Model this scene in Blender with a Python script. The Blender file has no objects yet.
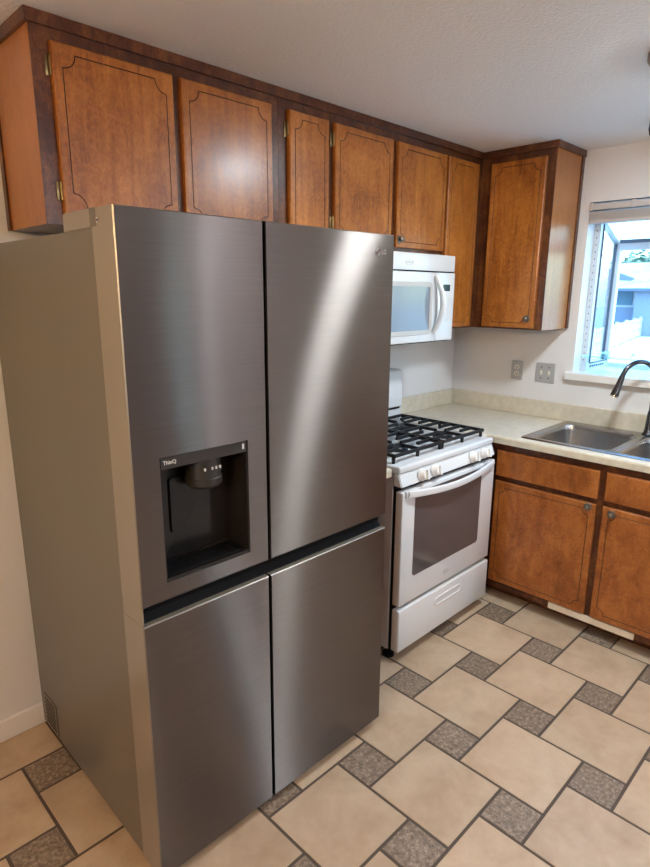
import bpy, bmesh, math, random
from mathutils import Vector, Matrix
random.seed(7)
S = bpy.context.scene
COL = S.collection

# ------------------------------------------------------------------ camera
cam_d = bpy.data.cameras.new('camera'); cam = bpy.data.objects.new('camera', cam_d); COL.objects.link(cam)
YAW, PITCH, ROLL, FPX = 0.78514, -0.23638, 0.00618, 587.47
_f = Vector((math.cos(YAW)*math.cos(PITCH), math.sin(YAW)*math.cos(PITCH), math.sin(PITCH)))
_r = Vector((math.sin(YAW), -math.cos(YAW), 0)); _u = _r.cross(_f)
_r2 = math.cos(ROLL)*_r + math.sin(ROLL)*_u; _u2 = math.cos(ROLL)*_u - math.sin(ROLL)*_r
_m = Matrix((_r2, _u2, -_f)).transposed().to_4x4(); _m.translation = Vector((-3.3378, -2.1456, 1.6202))
cam.matrix_world = _m
cam_d.sensor_fit = 'VERTICAL'; cam_d.sensor_height = 36.0; cam_d.lens = FPX*36/867; cam_d.clip_end = 300
S.camera = cam

# ------------------------------------------------------------------ world, sun, exposure
W = bpy.data.worlds.new('sky'); S.world = W; W.use_nodes = True
_nt = W.node_tree; _bg = _nt.nodes['Background']
_sky = _nt.nodes.new('ShaderNodeTexSky'); _sky.sky_type = 'NISHITA'; _sky.sun_disc = False
_sky.sun_elevation = math.radians(52); _sky.sun_rotation = math.radians(190); _sky.air_density = 1.3; _sky.dust_density = 1.0
_tint = _nt.nodes.new('ShaderNodeMix'); _tint.data_type = 'RGBA'; _tint.blend_type = 'MULTIPLY'; _tint.inputs['Factor'].default_value = 1.0
_tint.inputs['B'].default_value = (0.62, 0.92, 1.12, 1)      # daylight seen with an indoor white balance
_nt.links.new(_sky.outputs[0], _tint.inputs['A']); _nt.links.new(_tint.outputs['Result'], _bg.inputs[0]); _bg.inputs[1].default_value = 0.72
sun_d = bpy.data.lights.new('sun', 'SUN'); sun_d.energy = 2.2; sun_d.color = (0.70, 0.95, 1.0); sun_d.angle = 0.01
sun = bpy.data.objects.new('sun', sun_d); COL.objects.link(sun)
sun.rotation_euler = Vector((0.08, 0.6, -1.0)).to_track_quat('-Z', 'Y').to_euler()
S.view_settings.view_transform = 'Standard'; S.view_settings.look = 'None'
S.view_settings.exposure = 0.76; S.view_settings.gamma = 1.0; S.view_settings.use_curve_mapping = False
S.cycles.max_bounces = 10; S.cycles.diffuse_bounces = 6; S.cycles.glossy_bounces = 5; S.cycles.transparent_max_bounces = 12
S.cycles.sample_clamp_indirect = 6.0; S.cycles.caustics_reflective = False; S.cycles.caustics_refractive = False
WARM = (1.0, 0.62, 0.28)
def portal(name, loc, sx, sy, direction):
    d = bpy.data.lights.new(name, 'AREA'); d.shape = 'RECTANGLE'; d.size = sx; d.size_y = sy; d.cycles.is_portal = True
    o = bpy.data.objects.new(name, d); COL.objects.link(o); o.location = loc
    o.rotation_euler = Vector(direction).to_track_quat('-Z', 'Y').to_euler()
portal('portal_kitchen_window', (0.06, -1.245, 1.64), 0.90, 0.88, (-1, 0, 0))
portal('portal_far_window', (-0.26, -4.86, 1.12), 0.24, 2.0, (0, 1, 0))
portal('portal_side_window', (-6.26, -2.2, 1.45), 1.2, 1.1, (1, 0, 0))

# ------------------------------------------------------------------ materials
MATS = {}
def nmat(name):
    m = bpy.data.materials.new(name); m.use_nodes = True
    nt = m.node_tree; b = nt.nodes['Principled BSDF']
    MATS[name] = m
    return m, nt, b, nt.nodes.new, nt.links.new
def plain(name, col, rough=0.5, metal=0.0, spec=0.5, coat=0.0, emit=None, es=0):
    m, nt, b, N, L = nmat(name)
    b.inputs['Base Color'].default_value = (*col, 1); b.inputs['Roughness'].default_value = rough
    b.inputs['Metallic'].default_value = metal; b.inputs['Specular IOR Level'].default_value = spec
    b.inputs['Coat Weight'].default_value = coat
    if emit: b.inputs['Emission Color'].default_value = (*emit, 1); b.inputs['Emission Strength'].default_value = es
    return m
def ramp(N, stops):
    r = N('ShaderNodeValToRGB'); e = r.color_ramp.elements
    while len(e) < len(stops): e.new(0.5)
    for k, (p, c) in enumerate(stops): e[k].position = p; e[k].color = (*c, 1)
    return r
def wood(name, dark, mid, light, rough=0.32, scale=(9, 9, 1.1), mott=2.6, coat=0.25):
    m, nt, b, N, L = nmat(name)
    tc = N('ShaderNodeTexCoord'); oi = N('ShaderNodeObjectInfo')
    off = N('ShaderNodeVectorMath'); off.operation = 'SCALE'; off.inputs[0].default_value = (13.1, 7.7, 5.3)
    L(oi.outputs['Random'], off.inputs['Scale'])
    add = N('ShaderNodeVectorMath'); L(tc.outputs['Object'], add.inputs[0]); L(off.outputs[0], add.inputs[1])
    mp = N('ShaderNodeMapping'); mp.inputs['Scale'].default_value = scale; L(add.outputs[0], mp.inputs['Vector'])
    g = N('ShaderNodeTexNoise'); g.inputs['Scale'].default_value = 3.0; g.inputs['Detail'].default_value = 8; g.inputs['Roughness'].default_value = 0.62
    g.inputs['Distortion'].default_value = 0.6
    L(mp.outputs[0], g.inputs['Vector'])
    bl = N('ShaderNodeTexNoise'); bl.inputs['Scale'].default_value = mott; bl.inputs['Detail'].default_value = 5; bl.inputs['Distortion'].default_value = 0.8
    L(add.outputs[0], bl.inputs['Vector'])
    fine = N('ShaderNodeTexNoise'); fine.inputs['Scale'].default_value = 60; fine.inputs['Detail'].default_value = 3; L(mp.outputs[0], fine.inputs['Vector'])
    mx = N('ShaderNodeMix'); mx.inputs['Factor'].default_value = 0.5; L(g.outputs[0], mx.inputs['A']); L(bl.outputs[0], mx.inputs['B'])
    fig = N('ShaderNodeTexNoise'); fig.inputs['Scale'].default_value = 38; fig.inputs['Detail'].default_value = 4; fig.inputs['Roughness'].default_value = 0.65; fig.inputs['Distortion'].default_value = 1.5
    L(add.outputs[0], fig.inputs['Vector'])
    mx3 = N('ShaderNodeMix'); mx3.inputs['Factor'].default_value = 0.27; L(mx.outputs[0], mx3.inputs['A']); L(fig.outputs[0], mx3.inputs['B'])
    mx2 = N('ShaderNodeMix'); mx2.inputs['Factor'].default_value = 0.16; L(mx3.outputs[0], mx2.inputs['A']); L(fine.outputs[0], mx2.inputs['B'])
    r = ramp(N, [(0.385, dark), (0.50, mid), (0.62, light)]); L(mx2.outputs[0], r.inputs[0])
    L(r.outputs[0], b.inputs['Base Color'])
    b.inputs['Roughness'].default_value = rough; b.inputs['Coat Weight'].default_value = coat; b.inputs['Coat Roughness'].default_value = 0.22; b.inputs['Specular IOR Level'].default_value = 0.36
    bp = N('ShaderNodeBump'); bp.inputs['Strength'].default_value = 0.025; bp.inputs['Distance'].default_value = 0.003
    L(g.outputs[0], bp.inputs['Height']); L(bp.outputs[0], b.inputs['Normal'])
    return m
M_DOOR = wood('stained_maple', (0.145, 0.038, 0.006), (0.325, 0.108, 0.017), (0.50, 0.190, 0.038), coat=.20)
M_SIDE = wood('stained_maple_side', (0.23, 0.077, 0.016), (0.33, 0.118, 0.027), (0.41, 0.158, 0.042), scale=(6, 6, .7))
M_FRAME = wood('dark_stained_frame', (0.045, 0.013, 0.005), (0.074, 0.022, 0.008), (0.20, 0.072, 0.022), mott=5.0, rough=0.3)
M_GROOVE = plain('groove_stain', (0.05, 0.016, 0.007), 0.5)
M_BASEDOOR = wood('stained_birch', (0.145, 0.039, 0.008), (0.285, 0.090, 0.019), (0.43, 0.155, 0.038), mott=5.0, scale=(6, 6, 2.2), coat=.20)
M_BARE = wood('bare_pine', (0.76, 0.68, 0.54), (0.82, 0.74, 0.60), (0.86, 0.79, 0.66), rough=0.6, coat=0)

def wallmat(name, col, bump=0.15, sc=90, rough=0.75, dist=0.004):
    m, nt, b, N, L = nmat(name)
    tc = N('ShaderNodeTexCoord')
    n = N('ShaderNodeTexNoise'); n.inputs['Scale'].default_value = sc; n.inputs['Detail'].default_value = 4; L(tc.outputs['Object'], n.inputs['Vector'])
    bp = N('ShaderNodeBump'); bp.inputs['Strength'].default_value = bump; bp.inputs['Distance'].default_value = dist
    L(n.outputs[0], bp.inputs['Height']); L(bp.outputs[0], b.inputs['Normal'])
    b.inputs['Base Color'].default_value = (*col, 1); b.inputs['Roughness'].default_value = rough
    return m
M_WALL = wallmat('painted_plaster', (0.69, 0.675, 0.665))
M_CEIL = wallmat('textured_ceiling', (0.83, 0.84, 0.84), bump=0.6, sc=95, rough=0.6, dist=.0065)
M_TRIMW = plain('white_trim_paint', (0.74, 0.72, 0.69), 0.4)

def tilemat(name, kind):
    m, nt, b, N, L = nmat(name)
    tc = N('ShaderNodeTexCoord'); geo = N('ShaderNodeNewGeometry')
    off = N('ShaderNodeVectorMath'); off.operation = 'SCALE'; off.inputs[0].default_value = (31, 17, 9); L(geo.outputs['Random Per Island'], off.inputs['Scale'])
    add = N('ShaderNodeVectorMath'); L(tc.outputs['Object'], add.inputs[0]); L(off.outputs[0], add.inputs[1])
    n = N('ShaderNodeTexNoise'); n.inputs['Detail'].default_value = 9; L(add.outputs[0], n.inputs['Vector'])
    if kind == 'big':
        n.inputs['Scale'].default_value = 6.5; n.inputs['Roughness'].default_value = 0.66; n.inputs['Distortion'].default_value = 0.25
        r = ramp(N, [(0.28, (0.37, 0.262, 0.170)), (0.5, (0.45, 0.335, 0.228)), (0.72, (0.515, 0.40, 0.285))])
        rr = 0.36
    else:
        n.inputs['Scale'].default_value = 85.0; n.inputs['Roughness'].default_value = 0.7
        r = ramp(N, [(0.32, (0.085, 0.060, 0.043)), (0.5, (0.20, 0.150, 0.108)), (0.68, (0.40, 0.32, 0.24))])
        rr = 0.45
    L(n.outputs[0], r.inputs[0])
    hv = N('ShaderNodeHueSaturation'); L(r.outputs[0], hv.inputs['Color'])
    mr = N('ShaderNodeMapRange'); mr.inputs['To Min'].default_value = 0.90; mr.inputs['To Max'].default_value = 1.08
    L(geo.outputs['Random Per Island'], mr.inputs['Value']); L(mr.outputs[0], hv.inputs['Value'])
    L(hv.outputs[0], b.inputs['Base Color']); b.inputs['Roughness'].default_value = rr
    bp = N('ShaderNodeBump'); bp.inputs['Strength'].default_value = 0.12; bp.inputs['Distance'].default_value = 0.003
    L(n.outputs[0], bp.inputs['Height']); L(bp.outputs[0], b.inputs['Normal'])
    return m
M_TILE = tilemat('beige_floor_tile', 'big'); M_STONE = tilemat('brown_stone_tile', 'small')
M_GROUT = wallmat('brown_grout', (0.075, 0.055, 0.040), bump=0.2, sc=200)

def brushed(name, col, lobes):
    """horizontally brushed steel: sharp across the grain, long vertical smear; lobes = (width along x, width along z, weight)"""
    m = bpy.data.materials.new(name); m.use_nodes = True; nt = m.node_tree; nt.nodes.clear(); N = nt.nodes.new; L = nt.links.new; MATS[name] = m
    out = N('ShaderNodeOutputMaterial'); tg = N('ShaderNodeCombineXYZ'); tg.inputs[0].default_value = 1
    tc = N('ShaderNodeTexCoord'); mp = N('ShaderNodeMapping'); mp.inputs['Scale'].default_value = (2, 2, 240); L(tc.outputs['Object'], mp.inputs['Vector'])
    n = N('ShaderNodeTexNoise'); n.inputs['Scale'].default_value = 2.0; n.inputs['Detail'].default_value = 3; L(mp.outputs[0], n.inputs['Vector'])
    r = ramp(N, [(.3, tuple(c*.93 for c in col)), (.7, tuple(c*1.07 for c in col))]); L(n.outputs[0], r.inputs[0])
    prev = None; tot = 0
    for ax, az, w in lobes:
        r0 = math.sqrt(ax*az)
        g = N('ShaderNodeBsdfAnisotropic'); g.distribution = 'GGX'; L(r.outputs[0], g.inputs['Color'])
        g.inputs['Roughness'].default_value = math.sqrt(r0); g.inputs['Anisotropy'].default_value = 1-ax/r0
        L(tg.outputs[0], g.inputs['Tangent'])
        tot += w
        if prev is None: prev = g.outputs[0]
        else:
            mx = N('ShaderNodeMixShader'); mx.inputs[0].default_value = w/tot
            L(prev, mx.inputs[1]); L(g.outputs[0], mx.inputs[2]); prev = mx.outputs[0]
    L(prev, out.inputs[0])
    return m
M_STEEL = brushed('brushed_stainless', (0.182, 0.156, 0.139), ((.015, .45, .62), (.035, .12, .38)))
M_FSIDE = plain('grey_painted_steel', (0.158, 0.137, 0.106), 0.36, 0.4)
M_FEDGE = plain('grey_steel_door_edge', (0.30, 0.262, 0.205), 0.28, 0.55)
M_BLACK = plain('black_plastic', (0.006, 0.006, 0.0065), 0.5, 0, 0.06)
M_DARKGLOSS = plain('dark_gloss_plastic', (0.014, 0.012, 0.011), 0.2, 0, 0.4)
M_DGREY = plain('dark_grey_panel', (0.028, 0.025, 0.023), 0.4, 0.2)
M_CHROME = plain('polished_metal', (0.62, 0.60, 0.58), 0.14, 1.0)
M_ENAMEL = plain('white_enamel', (0.64, 0.64, 0.635), 0.22, 0, 0.5, 0.3)
M_WPLAST = plain('white_plastic', (0.70, 0.695, 0.68), 0.35)
M_CREAMPL = plain('cream_plastic', (0.74, 0.70, 0.60), 0.35)
M_RSIDE = plain('grey_range_side', (0.46, 0.455, 0.45), 0.35)
M_IRON = plain('cast_iron', (0.007, 0.007, 0.008), 0.45, 0, 0.35)
M_OVGLASS = plain('dark_oven_glass', (0.085, 0.072, 0.070), 0.08, 0, 0.9)
M_MWGLASS = plain('grey_microwave_screen', (0.20, 0.23, 0.27), 0.12, 0, 0.7)
M_MWTRIM = plain('taupe_plastic', (0.46, 0.43, 0.40), 0.4)
M_DISP = plain('display_window', (0.03, 0.06, 0.07), 0.1)
M_KEY = plain('grey_key_print', (0.55, 0.56, 0.56), 0.4)
M_SINK = plain('satin_stainless', (0.42, 0.41, 0.40), 0.27, 1.0)
M_FAUCET = plain('dark_gunmetal', (0.085, 0.085, 0.095), 0.22, 1.0)
M_PEWTER = plain('aged_pewter', (0.20, 0.18, 0.15), 0.38, 0.9)
M_BRASS = plain('antique_brass', (0.24, 0.165, 0.075), 0.36, 1.0)
M_PLATE = plain('satin_nickel_plate', (0.46, 0.45, 0.44), 0.42, 0.35)
M_ALU = plain('white_aluminium', (0.62, 0.66, 0.70), 0.35, 0.15)
M_GASKET = plain('dark_gasket', (0.08, 0.11, 0.15), 0.5)
M_SLAT = plain('greige_blind_slat', (0.50, 0.46, 0.44), 0.45)
M_RAIL = plain('white_blind_rail', (0.72, 0.70, 0.69), 0.3)
M_NICKEL = plain('brushed_nickel', (0.35, 0.34, 0.33), 0.35, 1.0)
def laminate():
    m, nt, b, N, L = nmat('cream_laminate')
    tc = N('ShaderNodeTexCoord'); n = N('ShaderNodeTexNoise'); n.inputs['Scale'].default_value = 26; n.inputs['Detail'].default_value = 7
    L(tc.outputs['Object'], n.inputs['Vector'])
    r = ramp(N, [(0.35, (0.54, 0.48, 0.37)), (0.55, (0.59, 0.53, 0.42)), (0.72, (0.63, 0.57, 0.46))]); L(n.outputs[0], r.inputs[0])
    L(r.outputs[0], b.inputs['Base Color']); b.inputs['Roughness'].default_value = 0.3
    return m
M_LAM = laminate()
def glass(name, tint=(0.96, 0.99, 1.0), refl=0.08):
    m = bpy.data.materials.new(name); m.use_nodes = True; nt = m.node_tree; nt.nodes.clear()
    o = nt.nodes.new('ShaderNodeOutputMaterial'); t = nt.nodes.new('ShaderNodeBsdfTransparent'); t.inputs[0].default_value = (*tint, 1)
    g = nt.nodes.new('ShaderNodeBsdfGlossy'); g.inputs['Roughness'].default_value = 0.02
    mx = nt.nodes.new('ShaderNodeMixShader'); fr = nt.nodes.new('ShaderNodeLayerWeight'); fr.inputs[0].default_value = 0.12
    ml = nt.nodes.new('ShaderNodeMath'); ml.operation = 'MULTIPLY'; ml.inputs[1].default_value = 0.6
    nt.links.new(fr.outputs['Fresnel'], ml.inputs[0]); nt.links.new(ml.outputs[0], mx.inputs[0])
    nt.links.new(t.outputs[0], mx.inputs[1]); nt.links.new(g.outputs[0], mx.inputs[2]); nt.links.new(mx.outputs[0], o.inputs[0])
    return m
M_GLASS = glass('window_glass'); M_SHELF = glass('shelf_glass', (0.72, 0.90, 0.95))

# ------------------------------------------------------------------ mesh helpers
ORI = {}
def obj(name, bm, mats, parent=None, smooth=False):
    if parent is not None:
        o = ORI[parent.name]; bmesh.ops.translate(bm, verts=bm.verts, vec=-o)
    bmesh.ops.recalc_face_normals(bm, faces=bm.faces)
    me = bpy.data.meshes.new(name); bm.to_mesh(me); bm.free()
    for m in (mats if isinstance(mats, (list, tuple)) else [mats]): me.materials.append(m)
    if smooth:
        for p in me.polygons: p.use_smooth = True
        me.set_sharp_from_angle(angle=math.radians(38))
    ob = bpy.data.objects.new(name, me); COL.objects.link(ob)
    if parent is not None: ob.parent = parent; ORI[ob.name] = ORI[parent.name]
    else: ORI[ob.name] = Vector((0, 0, 0))
    return ob
def thing(name, label, cat, loc, group=None):
    o = bpy.data.objects.new(name, None); COL.objects.link(o); o.location = loc; o.empty_display_size = 0.1
    ORI[o.name] = Vector(loc); o['label'] = label; o['category'] = cat
    if group: o['group'] = group
    return o
def tag(o, label, cat, group=None):
    o['label'] = label; o['category'] = cat
    if group: o['group'] = group
    return o
def struct(o, label=None, cat='room'):
    o['kind'] = 'structure'; o['category'] = cat
    if label: o['label'] = label
    return o
def B(): return bmesh.new()
def box(bm, x0, x1, y0, y1, z0, z1, bev=0.0, mi=0, seg=2):
    x0, x1 = min(x0, x1), max(x0, x1); y0, y1 = min(y0, y1), max(y0, y1); z0, z1 = min(z0, z1), max(z0, z1)
    vs = [bm.verts.new(v) for v in ((x0,y0,z0),(x1,y0,z0),(x1,y1,z0),(x0,y1,z0),(x0,y0,z1),(x1,y0,z1),(x1,y1,z1),(x0,y1,z1))]
    fs = [bm.faces.new([vs[i] for i in q]) for q in ((3,2,1,0),(4,5,6,7),(0,1,5,4),(1,2,6,5),(2,3,7,6),(3,0,4,7))]
    for f in fs: f.material_index = mi
    if bev > 0:
        es = list({e for f in fs for e in f.edges})
        r = bmesh.ops.bevel(bm, geom=es, offset=bev, segments=seg, affect='EDGES', profile=0.5)
        for f in r['faces']: f.material_index = mi
    return bm
def bx(*a, **k): return box(B(), *a, **k)
def frame_axes(d):
    d = d.normalized(); a = Vector((0, 0, 1)) if abs(d.z) < 0.9 else Vector((1, 0, 0))
    u = d.cross(a).normalized(); return u, d.cross(u).normalized()
def cyl(bm, p0, p1, r0, r1=None, n=20, mi=0, caps=True):
    p0, p1 = Vector(p0), Vector(p1); r1 = r0 if r1 is None else r1
    u, v = frame_axes(p1 - p0)
    A = [bm.verts.new(p0 + r0*(math.cos(t)*u + math.sin(t)*v)) for t in [2*math.pi*k/n for k in range(n)]]
    C = [bm.verts.new(p1 + r1*(math.cos(t)*u + math.sin(t)*v)) for t in [2*math.pi*k/n for k in range(n)]]
    for k in range(n):
        f = bm.faces.new((A[k], A[(k+1) % n], C[(k+1) % n], C[k])); f.material_index = mi
    if caps:
        for ring in (A, C): bm.faces.new(ring).material_index = mi
    return bm
def tube(bm, pts, rad, n=14, mi=0, closed=False, flat=(1, 1)):
    pts = [Vector(p) for p in pts]; rings = []; m = len(pts); prev = None
    for i, p in enumerate(pts):
        if closed: t = pts[(i+1) % m] - pts[i-1]
        else: t = pts[min(i+1, m-1)] - pts[max(i-1, 0)]
        t.normalize()
        if prev is None: u, v = frame_axes(t)
        else:
            u = (prev - t*prev.dot(t)).normalized(); v = t.cross(u)
        prev = u
        r = rad[i] if isinstance(rad, (list, tuple)) else rad
        rings.append([bm.verts.new(p + r*(flat[0]*math.cos(a)*u + flat[1]*math.sin(a)*v)) for a in [2*math.pi*k/n for k in range(n)]])
    for i in range(m if closed else m-1):
        A, C = rings[i], rings[(i+1) % m]
        for k in range(n): bm.faces.new((A[k], A[(k+1) % n], C[(k+1) % n], C[k])).material_index = mi
    if not closed:
        for q in (rings[0], rings[-1]): bm.faces.new(q).material_index = mi
    return bm
def lathe(bm, prof, o, d, n=24, mi=0):
    o = Vector(o); d = Vector(d).normalized(); u, v = frame_axes(d); rings = []
    for r, h in prof:
        if r < 1e-6: rings.append([bm.verts.new(o + d*h)])
        else: rings.append([bm.verts.new(o + d*h + r*(math.cos(t)*u + math.sin(t)*v)) for t in [2*math.pi*k/n for k in range(n)]])
    for A, C in zip(rings, rings[1:]):
        for k in range(n):
            a, b2, c, e = A[k % len(A)], A[(k+1) % len(A)], C[(k+1) % len(C)], C[k % len(C)]
            q = list(dict.fromkeys([a, b2, c, e]))
            if len(q) > 2: bm.faces.new(q).material_index = mi
    for R in (rings[0], rings[-1]):
        if len(R) > 1: bm.faces.new(R).material_index = mi
    return bm
def loop(bm, pts):
    vs = [bm.verts.new(p) for p in pts]
    es = [bm.edges.new((vs[k], vs[(k+1) % len(vs)])) for k in range(len(vs))]
    return vs, es
def edges_of(vs):
    out = []
    for k in range(len(vs)):
        a, b2 = vs[k], vs[(k+1) % len(vs)]
        for e in a.link_edges:
            if e.other_vert(a) is b2: out.append(e)
    return out
def bridge(bm, A, C, mi=0):
    for k in range(len(A)):
        bm.faces.new((A[k], A[(k+1) % len(A)], C[(k+1) % len(C)], C[k])).material_index = mi
def fill(bm, loops, mi=0):
    es = [e for l in loops for e in edges_of(l)]
    n = (loops[0][1].co-loops[0][0].co).cross(loops[0][2].co-loops[0][1].co)
    r = bmesh.ops.triangle_fill(bm, edges=es, use_beauty=True, use_dissolve=False)
    for f in r['geom']:
        if isinstance(f, bmesh.types.BMFace): f.material_index = mi
def rrect(u0, u1, v0, v1, r, n=5):
    pts = []
    for cx, cy, a0 in ((u1-r, v1-r, 0), (u0+r, v1-r, 90), (u0+r, v0+r, 180), (u1-r, v0+r, 270)):
        for k in range(n+1):
            a = math.radians(a0 + 90*k/n); pts.append((cx + r*math.cos(a), cy + r*math.sin(a)))
    return pts
def notch(u0, u1, z0, z1, r, n=7):
    """rectangle whose corners are cut by concave quarter circles"""
    pts = []
    for cx, cz, a0 in ((u1, z1, 270), (u0, z1, 0), (u0, z0, 90), (u1, z0, 180)):
        for k in range(n+1):
            a = math.radians(a0 - 90*k/n); pts.append((cx + r*math.cos(a), cz + r*math.sin(a)))
    return pts
def offset(pts, d):
    out = []; n = len(pts)
    for i in range(n):
        a, b2, c = Vector(pts[i-1]), Vector(pts[i]), Vector(pts[(i+1) % n])
        e1 = (b2-a).normalized(); e2 = (c-b2).normalized()
        n1 = Vector((-e1.y, e1.x)); n2 = Vector((-e2.y, e2.x)); m = (n1+n2)
        if m.length < 1e-6: m = n1
        m.normalize(); k = max(0.5, m.dot(n1)); out.append(tuple(b2 + m*(d/k)))
    return out
MB = lambda u, w, z: (u, -w, z)         # cabinets on the back wall (face -y)
MR = lambda u, w, z: (-w, -u, z)        # cabinets on the right wall (face -x); u runs away from the corner
def slab(M, u0, u1, z0, z1, w0, w1, inset=0.027, r=0.037, groove=True, bev=0.004):
    """overlay door: bevelled slab with a routed groove with notched corners"""
    bm = B()
    def R(d, w): return [bm.verts.new(M(*q)) for q in ((u0+d, w, z0+d), (u1-d, w, z0+d), (u1-d, w, z1-d), (u0+d, w, z1-d))]
    b0, b1, b2 = R(0, w0), R(0, w1-bev), R(bev, w1)
    bm.faces.new(b0); bridge(bm, b0, b1); bridge(bm, b1, b2)
    if not groove: bm.faces.new(b2); return bm
    P = notch(u0+inset, u1-inset, z0+inset, z1-inset, r)
    g = 0.0016
    def Lp(pts, w): return [bm.verts.new(M(p[0], w, p[1])) for p in pts]
    G1, G2, G3 = Lp(offset(P, -g), w1), Lp(P, w1-0.002), Lp(offset(P, g), w1)
    bridge(bm, G1, G2, 1); bridge(bm, G2, G3, 1)
    fill(bm, [b2, G1]); fill(bm, [G3])
    return bm
def mbox(M, u0, u1, w0, w1, z0, z1, bm=None, **k):
    a = M(u0, w0, z0); c = M(u1, w1, z1)
    return box(bm if bm is not None else B(), a[0], c[0], a[1], c[1], z0, z1, **k)
def text_mesh(body, size, M, depth=0.0006, bold=False):
    cu = bpy.data.curves.new('t', 'FONT'); cu.body = body; cu.size = size; cu.extrude = depth; cu.align_x = 'LEFT'; cu.align_y = 'CENTER'
    if bold: cu.offset = size*0.012
    o = bpy.data.objects.new('t', cu); COL.objects.link(o); bpy.context.view_layer.update()
    me = bpy.data.meshes.new_from_object(o.evaluated_get(bpy.context.evaluated_depsgraph_get()))
    bm = B(); bm.from_mesh(me); bpy.data.objects.remove(o); bpy.data.curves.remove(cu); bpy.data.meshes.remove(me)
    for v in bm.verts: v.co = Vector(M(v.co.x, v.co.y, v.co.z))
    return bm

# ------------------------------------------------------------------ room shell
X0, Y0, ZC = -6.2, -4.8, 2.351
TA, TB, TOX, TOV = 0.31555, 0.14684, -1.74927, 1.09305
def make_floor():
    bm = B(); g = 0.0042; bev = 0.0018
    box(bm, X0, 0, Y0, 0, -0.06, -0.0022, mi=2)
    def tile(x, v, s, mi):
        x0, x1, y0, y1 = max(x+g, X0), min(x+s-g, 0), max(-(v+s-g), Y0), min(-(v+g), 0)
        if x1-x0 < 0.012 or y1-y0 < 0.012: return
        lo = [bm.verts.new(p) for p in ((x0,y0,-.004),(x1,y0,-.004),(x1,y1,-.004),(x0,y1,-.004))]
        hi = [bm.verts.new(p) for p in ((x0+bev,y0+bev,0),(x1-bev,y0+bev,0),(x1-bev,y1-bev,0),(x0+bev,y1-bev,0))]
        bridge(bm, lo, hi, mi); bm.faces.new(hi).material_index = mi
    for i in range(-22, 22):
        for j in range(-22, 22):
            x = TOX + i*TA - j*TB; v = TOV + i*TB + j*TA
            if x < X0-.5 or x > .5 or v < -.5 or v > -Y0+.5: continue
            tile(x, v, TB, 1); tile(x+TB, v+TB-TA, TA, 0)
    return obj('floor', bm, [M_TILE, M_STONE, M_GROUT])
struct(make_floor(), 'beige square floor tiles set with small brown stone tiles', 'floor')
struct(obj('ceiling', bx(X0-.1, .1, Y0-.1, .1, ZC, ZC+.12), M_CEIL), 'textured off-white kitchen ceiling', 'ceiling')
struct(obj('wall_back', bx(X0-.1, .1, 0, .1, -.06, ZC), M_WALL), 'off-white wall behind fridge and range', 'wall')
WY0, WY1, WZ0, WZ1 = -0.790, -1.700, 1.187, 2.090     # kitchen window opening
bm = B()
box(bm, 0, .1, WY0, 0, -.06, ZC); box(bm, 0, .1, Y0-.1, WY1, -.06, ZC)
box(bm, 0, .1, WY1, WY0, -.06, WZ0-.02); box(bm, 0, .1, WY1, WY0, WZ1, ZC)
struct(obj('wall_right', bm, M_WALL), 'off-white wall around the kitchen window', 'wall')
FX0, FX1, FZ0, FZ1 = -0.38, -0.14, 0.12, 2.12         # far side light
bm = B()
box(bm, X0, FX0, Y0-.1, Y0, -.06, ZC); box(bm, FX1, 0, Y0-.1, Y0, -.06, ZC)
box(bm, FX0, FX1, Y0-.1, Y0, -.06, FZ0); box(bm, FX0, FX1, Y0-.1, Y0, FZ1, ZC)
M_PANEL = wood('dark_wood_panelling', (0.05, 0.020, 0.010), (0.09, 0.036, 0.018), (0.14, 0.06, 0.03), rough=.45, coat=0)
struct(obj('wall_front', bm, M_PANEL), 'wood-panelled wall at the far end of the room', 'wall')
bm = B()
box(bm, X0-.1, X0, Y0-.1, -2.8, -.06, ZC); box(bm, X0-.1, X0, -1.6, 0, -.06, ZC)
box(bm, X0-.1, X0, -2.8, -1.6, -.06, .9); box(bm, X0-.1, X0, -2.8, -1.6, 2.0, ZC)
struct(obj('wall_left', bm, M_WALL), 'wall on the far left of the room', 'wall')
bm = bx(X0, -2.66, -.014, 0, 0, .085, bev=.004)
struct(obj('baseboard_back', bm, M_TRIMW), 'low white baseboard left of the fridge', 'baseboard')
w2 = obj('window_2', bx(FX0, FX1, Y0-.06, Y0-.055, FZ0, FZ1), M_GLASS); struct(w2, 'tall narrow window at the far end', 'window')
bm = B()
for a in ((FX0, FX0+.03, FZ0, FZ1), (FX1-.03, FX1, FZ0, FZ1), (FX0, FX1, FZ0, FZ0+.03), (FX0, FX1, FZ1-.03, FZ1)):
    box(bm, a[0], a[1], Y0-.08, Y0-.03, a[2], a[3])
obj('window_frame', bm, M_TRIMW, w2)
w3 = obj('window_3', bx(X0-.06, X0-.055, -2.8, -1.6, .9, 2.0), M_GLASS); struct(w3, 'window in the far left wall', 'window')
bm = B()
for a in ((-2.8, -2.76, .9, 2.0), (-1.64, -1.6, .9, 2.0), (-2.8, -1.6, .9, .94), (-2.8, -1.6, 1.96, 2.0), (-2.22, -2.18, .9, 2.0)):
    box(bm, X0-.08, X0-.03, a[0], a[1], a[2], a[3])
obj('window_frame', bm, M_TRIMW, w3)
dr = obj('door_1', slab(lambda u, w, z: (u, Y0+w, z), -1.75, -0.85, 0.01, 2.04, .001, .036, .12, .05), [M_FRAME, M_GROOVE]); struct(dr, 'dark wooden door at the far end', 'door')
bm = B(); lathe(bm, [(0, .045), (.02, .04), (.026, .025), (.012, .01), (.012, 0)], (-1.68, Y0+.036, 1.0), (0, 1, 0)); obj('door_knob', bm, M_BRASS, dr, True)

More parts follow.
